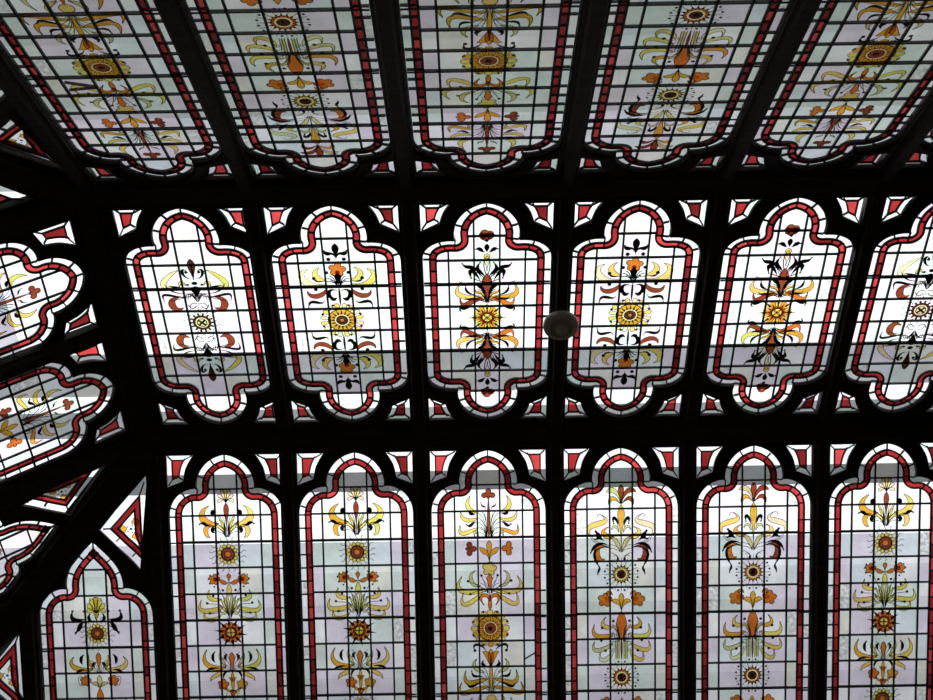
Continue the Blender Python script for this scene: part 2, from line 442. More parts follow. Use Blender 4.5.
def art_F(a, part):
    if part == 0: a.sunburst(3.5)
    elif part == 2: a.sunburst(7.5, ('org','amb'), 16, .5)
    else:
        a.teardrop(0, .08, .82, .22, 'brn')
        a.leaf([(.02,.80),(.1,.5),(.3,.22),(.66,.36)], .2, ('olive','brn'), True, .72); a.leaf([(.03,.80),(.15,.68),(.4,.5),(.54,.84)], .17, ('amb','brn'), True, .72)
        a.leaf([(0,2.65),(0,2.1),(0,1.5),(0,.84)], .27, 'amb', True, .82, False)
        a.leaf([(1.36,2.0),(1.45,1.55),(.55,1.55),(.86,1.22)], .22, ('yel','pale')); a.hair([(.86,1.24),(.95,1.16),(1.05,1.2),(1.06,1.32)])
        a.hair([(1.36,2.0),(1.3,2.3),(.9,2.35),(.45,2.5)]); a.hair([(1.30,2.0),(1.2,2.25),(.9,2.3),(.5,2.4)])
        a.curl([(.14,1.75),(.16,1.4),(.36,1.25),(.33,1.55)], .10)
        a.leaf([(.38,2.05),(.5,2.1),(.95,1.95),(.56,1.68)], .2, ('amb','yel')); a.leaf([(.1,1.9),(.2,1.65),(.35,1.65),(.42,1.8)], .1, 'olive')
        a.curl([(.75,2.2),(.95,2.1),(1.0,2.0),(1.12,1.85)], .14); a.curl([(.9,2.0),(1.0,2.05),(1.0,2.1),(1.15,2.15)], .1)
        a.leaf([(.05,2.6),(.15,2.3),(.3,2.1),(.48,2.1)], .15, 'olive')
        a.fronds(.05, 2.65, [(.48,2.35),(.49,2.5)])
        a.curl([(.5,2.42),(.9,2.25),(1.2,2.4),(1.34,2.66)], .10); a.curl([(.5,2.48),(1.3,2.5),(1.2,2.9),(.98,3.2)], .08); a.curl([(1.12,3.05),(.9,3.25),(1.0,3.35),(1.04,3.5)], .07)
        a.leaf([(.55,2.46),(1.2,2.4),(1.1,2.95),(.72,2.9)], .22, ('org','brn'), True, .55)
        a.hair([(.1,2.95),(.2,2.75),(.4,2.6),(.5,2.72)]); a.hair([(.1,2.9),(.15,2.8),(.2,2.7),(.35,2.8)]); a.dots([(.16,2.93)], .05)
        a.flower5(.73, 4.48, .31, 'org'); a.disc(.62, 4.45, .12, 'amb', True, n=12)
        a.leaf([(.6,4.3),(.65,4.2),(.5,4.15),(.4,4.3)], .12, 'org')
        a.teardrop(0, 4.22, 4.9, .2, 'amb'); a.leaf([(.02,4.85),(.06,4.65),(.2,4.5),(.42,4.55)], .18, 'amb', True, .7)
        a.leaf([(0,6.1),(0,5.75),(0,5.4),(0,4.92)], .40, 'org', True, .62, False)
        a.leaf([(0,6.8),(0,6.5),(0,6.2),(0,5.95)], .07, 'brn', True, .5, False)
        for x in (.14, .22): a.hair([(x,6.75),(x,6.4),(x*.9,6.1),(x*.8,5.95)], .012, c='olive')
        for x in (.10, .18, .26): a.hair([(x,6.78),(x,6.4),(x,6.1),(x*1.2,5.8)])
        a.leaf([(.35,5.8),(.7,5.95),(1.3,5.95),(1.2,5.42)], .19, ('amb','yel')); a.leaf([(.4,5.52),(.6,5.58),(.95,5.5),(.68,5.14)], .17, ('yel','amb'))
        a.leaf([(.4,6.15),(.7,6.4),(1.3,6.55),(1.2,6.08)], .17, ('olive','yel')); a.leaf([(.4,6.4),(.5,6.75),(.95,6.95),(.95,6.52)], .16, ('pale','yel'))
        a.fronds(.08, 6.1, [(.28,5.4),(.4,5.55),(.46,5.75),(.48,5.9),(.48,6.1)]); a.fronds(.25, 6.5, [(.45,6.2),(.48,6.35)])
        a.leaf([(.1,6.0),(.15,5.7),(.3,5.5),(.42,5.45)], .09, 'olive')
        a.dots([(.36,5.3),(.86,5.56),(.9,6.05),(.72,6.45)], .065)
        a.leaf([(0,9.4),(0,9.0),(0,8.7),(0,8.3)], .3, 'amb', True, .6, False); a.flower5(.7, 8.5, .28, 'org')
        a.leaf([(.2,9.2),(.6,9.3),(1.3,9.3),(1.1,8.8)], .2, 'yel')
def art_D(a, part):
    if part == 0: a.beadflower(2.48)
    elif part == 2: a.starflower(5.5)
    elif part == 3: a.beadflower(8.5)
    else:
        for x, y in ((0,.02),(.2,.08),(.34,.25),(.36,.46)):
            a.leaf([(.02,.5),(x*.3,.35),(x*.8,y-.02),(x,y)], .12, 'pale', True, .7)
        a.leaf([(0,1.8),(0,1.4),(0,1.0),(0,.52)], .2, 'brn', True, .82, False)
        a.leaf([(.35,1.3),(.9,1.35),(1.25,1.0),(.76,.62)], .27, ('amb','yel'))
        a.leaf([(.55,1.42),(1.0,1.38),(.95,1.75),(.74,1.82)], .18, ('amb','yel'))
        a.curl([(.5,.98),(.65,1.0),(.6,.8),(.5,.9)], .13); a.curl([(.7,1.34),(.9,1.4),(1.0,1.25),(1.2,1.32)], .10)
        a.curl([(.5,1.62),(.65,1.65),(.65,1.48),(.52,1.5)], .12)
        a.leaf([(.08,1.7),(.1,1.4),(.25,1.2),(.36,.95)], .12, 'yel'); a.leaf([(.1,1.75),(.2,1.5),(.4,1.4),(.48,1.2)], .10, 'yel')
        a.fronds(.05, 1.8, [(.2,1.0),(.32,1.15),(.45,1.3),(.48,1.45),(.45,1.6)]); a.leaf([(.03,1.82),(.1,1.7),(.12,1.5),(.1,1.3)], .06, 'brn')
        a.flower5(.64, 3.44, .24, 'org'); a.disc(.60, 3.44, .1, 'brn', True, n=10)
        a.dots([(.82,3.28),(.9,3.42),(.85,3.6),(.65,3.72),(.45,3.22)], .042)
        a.teardrop(0, 3.22, 3.55, .16, 'org'); a.leaf([(.02,3.56),(.15,3.6),(.3,3.55),(.42,3.44)], .16, 'org', True, .6)
        a.leaf([(0,4.1),(0,3.95),(0,3.8),(0,3.6)], .2, 'yel', True, .5, False)
        a.dots([(.28,3.86),(.72,4.06),(1.0,4.35),(.9,4.74)], .06)
        a.leaf([(.35,4.2),(.7,4.25),(1.0,4.15),(.88,3.84)], .16, 'yel'); a.leaf([(.3,4.5),(.7,4.65),(1.4,4.75),(1.26,4.24)], .19, 'yel'); a.leaf([(.4,4.8),(.7,5.05),(1.15,5.05),(1.12,4.7)], .16, 'yel')
        for x, y in ((.14,4.0),(.28,4.08),(.4,4.2),(.44,4.4),(.44,4.62)):
            a.leaf([(.03,4.95),(x*.35,4.6),(x*.6,y+.2),(x,y)], .10, 'olive', True, .6)
        a.hair([(.2,4.3),(.3,4.0),(.5,3.8),(.52,3.6)]); a.hair([(.4,4.45),(.6,4.35),(.8,4.4),(1.0,4.36)]); a.hair([(.4,4.7),(.6,4.75),(.7,4.75),(.9,4.74)])
        a.leaf([(0,7.05),(0,6.8),(0,6.5),(0,6.27)], .2, 'org', True, .75, False)
        a.leaf([(.25,6.8),(.7,6.95),(1.35,6.75),(1.1,6.15)], .2, ('amb','yel')); a.leaf([(.5,6.92),(.6,7.15),(.9,7.2),(.98,7.38)], .16, 'yel')
        a.curl([(.72,6.65),(.85,6.6),(.88,6.4),(.76,6.25)], .09); a.curl([(.5,6.9),(.8,6.85),(1.0,6.9),(1.2,6.98)], .07); a.curl([(.2,6.65),(.3,6.5),(.32,6.4),(.22,6.35)], .09)
        a.leaf([(.3,6.85),(.4,6.6),(.55,6.5),(.5,6.2)], .14, 'olive')
        a.fronds(.05, 7.0, [(.35,6.25),(.4,6.5),(.47,6.7),(.48,6.85)]); a.curl([(.12,7.05),(.3,7.0),(.4,7.1),(.4,7.28)], .07)
        a.leaf([(0,7.85),(0,7.5),(0,7.2),(0,7.0)], .13, 'amb', True, .5, False); a.leaf([(.02,7.75),(.15,7.8),(.25,7.75),(.36,7.62)], .09, 'amb')
        a.flower5(.42, 7.52, .24, ('org','amb')); a.flower5(0, 7.84, .14, 'org', False, 3); a.leaf([(.02,7.4),(.05,7.3),(.1,7.28),(.15,7.25)], .1, 'amb')
        a.flower5(.64, 9.4, .24, 'org'); a.leaf([(0,10.1),(0,9.9),(0,9.7),(0,9.4)], .2, 'yel', True, .5, False)
        a.leaf([(.3,10.1),(.7,10.3),(1.4,10.3),(1.2,9.8)], .2, 'yel')
def art_G(a, part):
    if part == 0: a.beadflower(1.46, .95)
    elif part == 2: a.starflower(5.5)
    else:
        for x, y in ((0,.08),(.24,.16),(.40,.36),(.42,.58)):
            a.leaf([(.02,.66),(x*.3,.55),(x*.8,y),(x,y)], .19, 'yel', True, .68)
        a.teardrop(0, .56, .98, .2, 'amb'); a.disc(.53, .6, .07, 'brn', True, n=10); a.curl([(.08,.95),(.3,1.0),(.38,.85),(.3,.72)], .10)
        a.curl([(.45,.9),(.8,.95),(1.15,.95),(1.05,.58)], .13); a.curl([(.55,1.05),(.7,1.05),(.75,1.2),(.95,1.42)], .14); a.hair([(.5,1.1),(.7,1.3),(.95,1.3),(.98,1.5)])
        a.leaf([(0,3.0),(0,2.7),(0,2.4),(0,2.2)], .2, 'org', True, .7, False)
        a.leaf([(.25,2.8),(.7,2.95),(1.35,2.75),(1.1,2.36)], .2, ('amb','yel')); a.curl([(.7,2.65),(.8,2.6),(.8,2.4),(.68,2.3)], .10); a.curl([(.5,2.9),(.8,2.85),(.9,2.9),(1.05,2.98)], .08)
        a.leaf([(.3,2.85),(.4,2.6),(.5,2.5),(.42,2.3)], .12, 'amb'); a.curl([(.18,2.85),(.25,2.7),(.25,2.6),(.15,2.6)], .09); a.fronds(.05, 3.0, [(.35,2.5),(.45,2.7),(.47,2.85)])
        a.flower5(.62, 3.3, .24, 'org'); a.leaf([(0,3.6),(0,3.4),(0,3.2),(0,3.08)], .2, 'olive', True, .5, False); a.leaf([(.02,3.55),(.15,3.4),(.25,3.4),(.38,3.36)], .14, 'olive')
        a.hair([(.75,3.15),(1.0,3.05),(1.0,3.3),(.85,3.5)]); a.leaf([(0,4.4),(0,4.1),(0,3.9),(0,3.58)], .26, 'org', True, .6, False)
        a.leaf([(.3,4.4),(.7,4.5),(1.35,4.6),(1.1,4.0)], .2, 'yel'); a.fronds(.05, 4.9, [(.3,4.2),(.44,4.4),(.46,4.6)])
def art_A(a, part):
    if part == 0:
        a.petals(0, 0, .34, .50, 14, .06, 'dbr', 0, False, 'drop'); a.disc(0, 0, .38, 'dbr', r0=.26, n=26)
        a.disc(0, 0, .26, 'pale', r0=.20, n=24); a.disc(0, 0, .20, 'olive', n=20)
        a.line([a.P(-.12,-.1), a.P(.12,.1)], .014); a.line([a.P(-.12,.1), a.P(.12,-.1)], .014)
        a.line([a.P(.2*math.cos(i*.314), .2*math.sin(i*.314)*.88) for i in range(21)], .006); a.rays(0, 0, .5, .8, 14, .5, .035)
    else:
        for sg in (1, -1):
            a.sy = sg
            a.leaf([(0,.7),(0,1.0),(0,1.3),(0,1.62)], .42, 'blk', False, .88, False)
            a.leaf([(.62,.68),(1.05,.55),(1.15,1.0),(.72,1.12)], .25, 'brn', True, .5)
            a.curl([(.2,1.2),(.8,1.12),(1.38,1.38),(1.32,.98)], .11); a.curl([(.3,1.3),(.8,1.3),(1.05,1.45),(1.2,1.72)], .06); a.hair([(.2,1.2),(.5,1.15),(.8,1.0),(1.1,1.0)], .006)
            a.curl([(.55,1.56),(.7,1.6),(.85,1.58),(1.0,1.66)], .08)
            for x in (.12,.22,.32,.42): a.hair([(.03,.95),(x*.5,1.3),(x,1.45),(x+.05,1.25-x*.6)], .006)
            a.hair([(.1,.75),(.2,.6),(.35,.6),(.4,.8)], .007); a.hair([(.05,.85),(.15,.9),(.3,.9),(.34,.72)], .006)
            a.disc(0, 1.74, .12, 'blk', n=14, sq=.7); a.disc(.28, 1.68, .06, 'blk', True, n=8)
            a.leaf([(0,1.88),(0,2.2),(0,2.5),(0,2.78)], .26, 'dbr', True, .68, False); a.leaf([(0,1.9),(0,2.1),(0,2.3),(0,2.5)], .07, 'blk', False, .5, False)
            a.curl([(.05,1.95),(.4,2.0),(.45,2.35),(.24,2.28)], .11); a.dots([(.25,2.22)], .07)
            a.leaf([(.62,1.6),(1.5,1.55),(1.05,2.05),(.55,2.3)], .2, ('pale','yel')); a.leaf([(.35,1.65),(.5,1.85),(.6,1.75),(.6,1.6)], .1, 'yel')
        a.sy = 1
def art_B(a, part):
    if part == 0:
        a.petals(0, 0, .55, .88, 16, .12, ('pale','yel'), .5)
        a.disc(0, 0, .56, 'amb', r0=.30, n=30); a.petals(0, 0, .29, .56, 16, .05, 'dbr', 0, False, 'spike')
        a.disc(0, 0, .30, 'pale', r0=.25, n=24); a.disc(0, 0, .25, 'dbr', r0=.06, n=24); a.disc(0, 0, .06, 'org', n=10)
        a.line([a.P(.56*math.cos(i*.2094), .56*math.sin(i*.2094)*.88) for i in range(31)], .007)
        for k in range(8):
            t = 2*math.pi*(k+.5)/8; a.disc(math.cos(t)*.82, math.sin(t)*.82*.88, .06, 'blk', n=8)
    else:
        for sg in (1, -1):
            a.sy = sg
            a.leaf([(0,.62),(0,.9),(0,1.2),(0,1.5)], .08, 'blk', False, .5, False)
            a.curl([(.03,1.3),(.45,1.4),(.5,1.05),(.16,.98)], .16); a.curl([(.36,1.15),(.36,.95),(.25,.9),(.14,.98)], .14)
            a.leaf([(.5,1.44),(.65,1.1),(1.1,1.0),(1.26,1.32)], .20, 'brn', True, .5); a.dots([(.92,1.38)], .08)
            a.curl([(.62,.95),(.75,.7),(1.15,.95),(1.28,.58)], .13)
            a.flower5(0, 2.22, .33, ('org','org'), False); a.disc(0, 2.1, .1, 'brn', n=10)
            a.leaf([(0,1.52),(0,1.65),(0,1.9),(0,2.08)], .22, 'blk', False, .7, False)
            a.dots([(.43,2.1),(.95,1.86)], .08); a.curl([(.5,1.72),(.7,1.72),(.85,1.7),(.98,1.84)], .07)
            for x, y in ((.2,2.0),(.32,1.95),(.42,1.85),(.46,1.72),(.3,1.75)): a.hair([(.05,1.52),(x*.3,1.7),(x*.6,y),(x,y)], .007)
            a.leaf([(.5,1.62),(1.15,1.45),(1.6,1.95),(1.15,2.25)], .26, ('pale','yel')); a.leaf([(.52,1.8),(.8,1.8),(1.0,2.05),(.68,2.32)], .22, ('yel','yel'))
            a.leaf([(0,2.62),(0,2.75),(0,3.0),(0,3.32)], .25, 'blk', False, .78, False); a.curl([(.02,2.72),(.1,2.95),(.3,2.85),(.44,3.02)], .17, peak=.75)
            a.dots([(.30,2.66)], .085); a.curl([(.02,2.72),(.1,2.9),(.2,2.92),(.3,2.92)], .1)
        a.sy = 1
def art_C(a, part):
    if part == 0:
        a.petals(0, 0, .2, .62, 12, .15, ('amb','yel'), 0, False); a.petals(0, 0, .18, .52, 12, .085, 'brn', 0, False, 'spike')
        a.petals(0, 0, .42, .95, 4, .05, 'blk', .5, False, 'spike'); a.petals(0, 0, .42, .82, 4, .05, 'blk', 0, False, 'spike'); a.rays(0, 0, .2, .6, 12, .5, 0)
        for q in range(4):
            t = math.pi*q/2; a.disc(math.cos(t)*.12, math.sin(t)*.12*.88, .12, 'yel', n=12, out=True)
        a.disc(0, 0, .06, 'pale', n=8)
    else:
        for sg in (1, -1):
            a.sy = sg
            a.curl([(.55,.42),(.7,.55),(.95,.35),(1.1,.52)], .11); a.curl([(1.02,.5),(1.12,.45),(1.1,.35),(1.02,.28)], .06)
            a.leaf([(0,.72),(0,1.2),(0,1.5),(0,1.95)], .36, 'brn', True, .68, False)
            a.leaf([(.12,.95),(.7,.85),(1.3,1.0),(1.08,1.48)], .22, ('yel','amb')); a.leaf([(.12,.78),(.5,.85),(.95,.45),(1.08,.88)], .2, ('brn','org'))
            a.curl([(.3,1.0),(.7,1.05),(.85,1.2),(.85,1.42)], .10); a.curl([(.3,.82),(.55,.9),(.75,.8),(.88,.92)], .09)
            a.curl([(.08,1.0),(.15,1.3),(.25,1.4),(.45,1.46)], .15); a.leaf([(.1,.85),(.2,1.15),(.4,1.1),(.5,1.3)], .1, 'amb')
            for x, y in ((.2,1.35),(.34,1.25),(.42,1.1),(.46,.95),(.45,.8)): a.hair([(.03,.68),(x*.2,y*.9),(x*.6,y),(x,y)], .007)
            a.curl([(.08,1.75),(.2,2.0),(.45,2.1),(.26,2.42)], .15); a.curl([(.2,1.7),(.5,2.3),(.75,2.2),(.96,2.38)], .16); a.curl([(.25,1.6),(.45,2.0),(.7,2.2),(.62,1.75)], .17)
            a.hair([(.04,1.9),(.1,2.1),(.15,2.3),(.1,2.5)], .007); a.hair([(.1,1.7),(.2,1.9),(.3,1.95),(.4,2.0)], .007); a.hair([(.1,1.6),(.3,1.6),(.4,1.7),(.48,1.7)], .007); a.hair([(.5,1.55),(.7,1.6),(.9,1.5),(1.1,1.62)], .006)
            a.leaf([(0,2.05),(0,2.3),(0,2.45),(0,2.7)], .2, 'pale', True, .75, False); a.disc(0, 2.68, .12, 'yel', n=14, out=True)
            a.leaf([(0,2.85),(0,2.9),(0,3.05),(0,3.2)], .18, 'blk', False, .7, False); a.curl([(.04,2.86),(.15,2.85),(.25,3.0),(.42,2.98)], .16, peak=.7)
            a.disc(0, 3.33, .075, 'blk', n=10); a.flower5(0, 3.56, .26, ('brn','brn'), False, 3); a.flower5(.14, 3.52, .16, 'brn', True, 3)
        a.sy = 1
ART = dict(A=(art_A,[(0,'sunflower_roundel')]), B=(art_B,[(0,'sunflower_roundel')]), C=(art_C,[(0,'rosette')]),
           D=(art_D,[(0,'sunflower_roundel'),(2,'star_flower'),(3,'sunflower_roundel')]), E=(art_E,[(0,'sunflower_roundel')]),
           F=(art_F,[(0,'sunburst'),(2,'sunburst')]), G=(art_G,[(0,'sunflower_roundel'),(2,'star_flower')]))

# ------------------------------------------------------------------ a leaded light, its frame and its little corner lights
def leaded_light(parent, ol, rows, art, ay0, ary, seed, saddle, cracks=()):
    rng = random.Random(seed)
    x0, x1 = -.5, .5; inner = ol.off(.087)
    xs = [-.45, -.2565, -.0857, .0857, .2565, .45]
    f = MB()
    ext = [-9]+rows+[9]
    for r in range(len(ext)-1):
        for c in range(5):
            poly = clip(inner, xs[c], ext[r], xs[c+1], ext[r+1])
            m = TINTS[(r*3+c*5+rng.randint(0, 2)) % 8]
            if c in (1, 2, 3) and m == 'rough': m = 'lilac'
            if len(poly) > 2: f.slab(poly, ZG0, ZG1, m)
    light = f.build('leaded_glass', parent)
    b1 = ol.breaks(.125); b2 = ol.breaks(.10)
    mb = MB(); border_band(mb, ol, -.009, .044, b1, ['clear','clear','lilac','green','blue','rough'], rng); mb.build('clear_border', light)
    mb = MB(); border_band(mb, ol, .044, .087, b2, ['ruby','ruby','ruby2','ruby3','ruby2'], rng); mb.build('red_border', light)
    mb = MB()
    lead_ring(mb, ol, -.006, .008); lead_ring(mb, ol, .044); lead_ring(mb, ol, .085)
    lead_ticks(mb, ol, 0, .044, b1); lead_ticks(mb, ol, .046, .085, b2, .008)
    for s in rows:
        c = crossings(inner, 1, s)
        for a, b in zip(c[::2], c[1::2]): mb.bar((a-.004, s), (b+.004, s), LW, ZL0, ZL1, 'lead')
    for x in xs[1:-1]:
        c = crossings(inner, 0, x)
        for a, b in zip(c[::2], c[1::2]): mb.bar((x, a-.004), (x, b+.004), LW, ZL0, ZL1, 'lead')
    for a, b in cracks: mb.bar(a, b, .008, ZL0, ZL1, 'lead')      # old mending leads
    mb.build('lead_cames', light)
    for s in saddle:
        c = crossings(ol.off(0), 1, s)
        mb = MB(); mb.bar((c[0], s+.004), (c[-1], s+.004), .011, -.009, -.0035, 'lead'); mb.build('saddle_bar', light)
    fn, parts = ART[art]
    key = (art, ay0)
    if key not in ART_CACHE:
        ms = []
        for idx, nm in parts:
            a = Art(ay0, ary); fn(a, idx); ms.append((nm, a.mb))
        a = Art(ay0, ary); fn(a, 1); a.mb.bm.faces.ensure_lookup_table()
        cuts = [(sum(v.co.y for v in q.bm.verts)/len(q.bm.verts)) for _, q in ms]
        cuts = [-99]+sorted(cuts)+[99]
        for c0, c1 in zip(cuts, cuts[1:]):
            q = MB(*a.mb.mats)
            for fc in a.mb.bm.faces:
                if c0 <= fc.calc_center_median().y < c1:
                    q.bm.faces.new([q.bm.verts.new(v.co) for v in fc.verts]).material_index = fc.material_index
            if len(q.bm.faces): ms.append(('painted_scrollwork', q))
        ART_CACHE[key] = []
        for nm, mbb in ms:
            o = mbb.build(nm, light); ART_CACHE[key].append(o)
    else:
        for o in ART_CACHE[key]:
            c = o.copy(); COL.objects.link(c); c.parent = light
    return light
ART_CACHE = {}
def spandrel(parent, runs, seed):
    rng = random.Random(seed); ol = Outline(runs); m = MB()
    border_band(m, ol, -.012, .033, ol.corner, ['clear','clear','lilac','green','blue'], rng)
    s = m.build('corner_light', parent)
    m = MB(); m.slab(ol.off(.033), ZG0, ZG1, rng.choice(['ruby','ruby3','ruby2'])); m.build('red_glass', s)
    m = MB(); lead_ring(m, ol, .033, .010)
    lead_ticks(m, ol, 0, .033, ol.corner, .009); m.build('lead_cames', s)
def curve_plate(outer, holes, z0, z1, bevel):
    cu = bpy.data.curves.new('plate', 'CURVE'); cu.dimensions = '2D'; cu.fill_mode = 'BOTH'
    for lp in [outer]+holes:
        q = []
        for p in lp:
            if not q or math.dist(p, q[-1]) > 2e-3: q.append(p)
        if math.dist(q[0], q[-1]) < 2e-3: q.pop()
        sp = cu.splines.new('POLY'); sp.points.add(len(q)-1); sp.use_cyclic_u = True
        for pt, p in zip(sp.points, q): pt.co = (p[0]*U, p[1]*U, 0, 1)
    cu.extrude = ((z1-z0)/2-bevel)*U; cu.bevel_depth = bevel*U; cu.bevel_resolution = 2; cu.offset = -bevel*U
    o = bpy.data.objects.new('plate', cu); COL.objects.link(o)
    dg = bpy.context.evaluated_depsgraph_get()
    me = bpy.data.meshes.new_from_object(o.evaluated_get(dg))
    bpy.data.objects.remove(o); bpy.data.curves.remove(cu)
    me.transform(Matrix.Translation((0, 0, (z0+z1)/2*U)))
    return me
def tracery(parent, outer, ols, plain_holes=(), wide=()):
    h1 = [o.off(-.006) for o in ols]+[o.off(-.020) for o in wide]+list(plain_holes)
    a = curve_plate(outer, h1, -.026, .012, .006)
    h2 = [o.off(-.020) for o in ols]+[o.off(-.034) for o in wide]
    b = curve_plate(outer, h2, -.038, -.024, .006)
    bm = bmesh.new(); bm.from_mesh(a); bm.from_mesh(b)
    me = bpy.data.meshes.new('timber_tracery'); bm.to_mesh(me); bm.free()
    me.materials.append(M['wood'])
    for p in me.polygons: p.material_index = 0
    o = bpy.data.objects.new('timber_tracery', me); COL.objects.link(o); o.parent = parent
    bpy.data.meshes.remove(a); bpy.data.meshes.remove(b)
    return o
def thing(name, label, cat, mat, group=None):
    o = bpy.data.objects.new(name, None); COL.objects.link(o); o.empty_display_size = .1
    o.matrix_world = mat; o['label'] = label; o['category'] = cat
    if group: o['group'] = group
    return o
def frame(side, t):
    """local frame of a bay: x along the ridge, y down the slope, z outwards; t = place along the ridge"""
    if side == 'M': X, S, Z, o = (1,0,0), (0,1,0), (0,0,1), (t,0,0)
    if side == 'F': X, S, Z, o = (1,0,0), (0,CA,-SA), (0,SA,CA), (t,W,0)
    if side == 'N': X, S, Z, o = (-1,0,0), (0,-CA,-SA), (0,-SA,CA), (t,-W,0)
    if side == 'L': X, S, Z, o = (0,1,0), (-CA,0,-SA), (-SA,0,CA), (XL,t,0)
    m = Matrix((X, S, Z)).transposed().to_4x4()
    m.translation = Vector((o[0]*U, o[1]*U, Z0+o[2]*U))
    return m
ROWS = [K+R*i for i in range(0, 12)]
PL = .462          # half width of a tracery plate
CRACKS = {('N', -2): [((.2417,1.353),(.088,1.296)), ((.241,1.268),(.089,1.29))], ('F', 0): [((.261,1.7535),(.338,1.707))]}
def slope_bay(side, t, art, label, seed, group, l=PL, r=PL):
    th = thing('stained_glass_panel', label, 'stained glass panel', frame(side, t), group)
    ol = Outline(slope_runs()); olp = Outline(slope_runs(), fan=False)
    sp = [spandrel_runs(False, 1), spandrel_runs(False, -1)]
    tracery(th, [(-l,.05),(r,.05),(r,SE+.08),(-l,SE+.08)], [olp]+[Outline(r, fan=False) for r in sp])
    leaded_light(th, ol, ROWS, art, K, R, seed, [K+2*R, K+5*R, K+8*R], CRACKS.get((side, round(t)), ()))
    for i, r in enumerate(sp): spandrel(th, r, seed*7+i)
def mid_bay(t, art, label, seed, l=PL):
    th = thing('stained_glass_panel', label, 'stained glass panel', frame('M', t), 'quatrefoil panels of the middle row')
    ol = Outline(mid_runs()); olp = Outline(mid_runs(), fan=False)
    sp = [spandrel_runs(True, sx, sy) for sx in (1,-1) for sy in (1,-1)]
    tracery(th, [(-l,-1.04),(PL,-1.04),(PL,1.04),(-l,1.04)], [olp]+[Outline(r, fan=False) for r in sp])
    leaded_light(th, ol, [R2*(i-3.5) for i in range(8)], art, 0, R2, seed, [-1.5*R2, 1.5*R2])
    for i, r in enumerate(sp): spandrel(th, r, seed*7+i)
def hip_bay(side, t, fl, art, label, tlabel, seed, group=None):
    """pointed light cut by the hip, with the triangular light above its shoulder"""
    th = thing('stained_glass_panel', label, 'stained glass panel', frame(side, t), group)
    ol = Outline(slope_runs(True)); olp = Outline(slope_runs(True), fan=False)
    tol = Outline(tri_runs(fl), fan=False)
    sg = -1 if fl else 1
    # hip line in this bay: s = (.433 - sg*x)/CA, the plate stops a little short of it
    hy = lambda x: (.433-sg*x)/CA-.02
    outer = [(sg*PL, max(.05, hy(sg*PL))), (sg*PL, SE+.08), (-sg*PL, SE+.08), (-sg*PL, hy(-sg*PL))]
    tracery(th, outer, [olp], wide=[tol])
    s0 = .757
    k0 = K+s0+.052; rows = [k0+R*i for i in range(-1, 9)]
    leaded_light(th, ol, rows, art, k0, R, seed, [k0+2*R])
    tt = thing('triangular_stained_glass_light', tlabel, 'stained glass panel', frame(side, t), None)
    tri_light(tt, fl, seed)
def tri_light(tt, fl, seed):
    rng = random.Random(seed); ol = Outline(tri_runs(fl)); m = MB()
    poly = ol.off(.084); m.slab(poly, ZG0, ZG1, 'clear'); g = m.build('leaded_glass', tt)
    b = ol.breaks(.16)
    m = MB(); border_band(m, ol, -.024, .042, b, ['clear','lilac','green','blue','clear'], rng); m.build('clear_border', g)
    m = MB(); border_band(m, ol, .042, .084, ol.breaks(.2), ['ruby','ruby2'], rng); m.build('red_border', g)
    m = MB(); lead_ring(m, ol, .042); lead_ring(m, ol, .084); lead_ticks(m, ol, 0, .042, b); m.build('lead_cames', g)
    a = Art(0, CXW); cx = sum(p[0] for p in (poly[0], poly[len(poly)//2], poly[-1]))/3
    cx, cy = (-.295 if fl else .295), .685
    for dx, dy in ((.035,-.055),(-.058,.0),(.035,.055)): a.flower5((cx+dx*(-1 if fl else 1))/CXW, (cy+dy)/CXW, .16, 'amb', False, 4)
    a.disc(cx/CXW, cy/CXW, .06, 'blk', n=10)
    for q in range(5): a.disc(cx/CXW+.17*math.cos(q*1.257), cy/CXW+.17*math.sin(q*1.257), .035, 'blk', n=8)
    a.mb.build('painted_flowers', g)

# ------------------------------------------------------------------ bays
mid_labels = [
 ('A', 'bright quatrefoil panel with small dark gear flower, leftmost upright panel of the middle row'),
 ('B', 'quatrefoil panel with yellow sunflower and dark curls, second from left in the middle row'),
 ('C', 'quatrefoil panel with amber rosette and yellow cross heart, left of the round smoke detector'),
 ('B', 'quatrefoil panel with yellow sunflower and dark curls, right of the round smoke detector'),
 ('C', 'quatrefoil panel with amber rosette and red spearheads, second from right in the middle row'),
 ('A', 'quatrefoil panel with small dark gear flower, cut by the right edge of the middle row')]
DX = {-2: .03, -1: 0, 0: .003, 1: -.01, 2: .006, 3: 0}
for i, (a, l) in zip(range(-2, 4), mid_labels): mid_bay(i+DX[i], a, l, 20+i, .56 if i == -2 else PL)
far_labels = [
 ('D', 'tall light right of the small triangular light, leftmost full-width panel, bottom row'),
 ('D', 'tall light with red star flower, second full-width panel from the left, bottom row'),
 ('E', 'tall light with one big amber sunflower, the only such one in the bottom row'),
 ('F', 'tall stained glass light with two sunbursts, just right of the big amber sunflower light'),
 ('F', 'tall stained glass light with two sunbursts, second from the right in the bottom row'),
 ('D', 'tall stained glass light with red star flower, rightmost in the bottom row')]
for i, (a, l) in zip(range(-2, 4), far_labels): slope_bay('F', i+(.02 if i == -2 else 0), a, l, 40+i, 'tall lights of the bottom row')
near_labels = [
 ('E', 'dim tall light with amber sunflower, leftmost full panel of the top row'),
 ('F', 'dim tall light with two sunbursts, second from the left in the top row'),
 ('E', 'dim tall light with amber sunflower, in the middle of the top row'),
 ('F', 'dim tall light with dark sunbursts, fourth from the left in the top row'),
 ('E', 'dim tall light with amber sunflower, at the right end of the top row'),
 ('F', 'dim stained glass light barely showing in the top right corner, beyond the last mullion')]
for i, (a, l) in zip(range(-2, 4), near_labels): slope_bay('N', i, a, l, 60+i, 'tall lights of the top row')
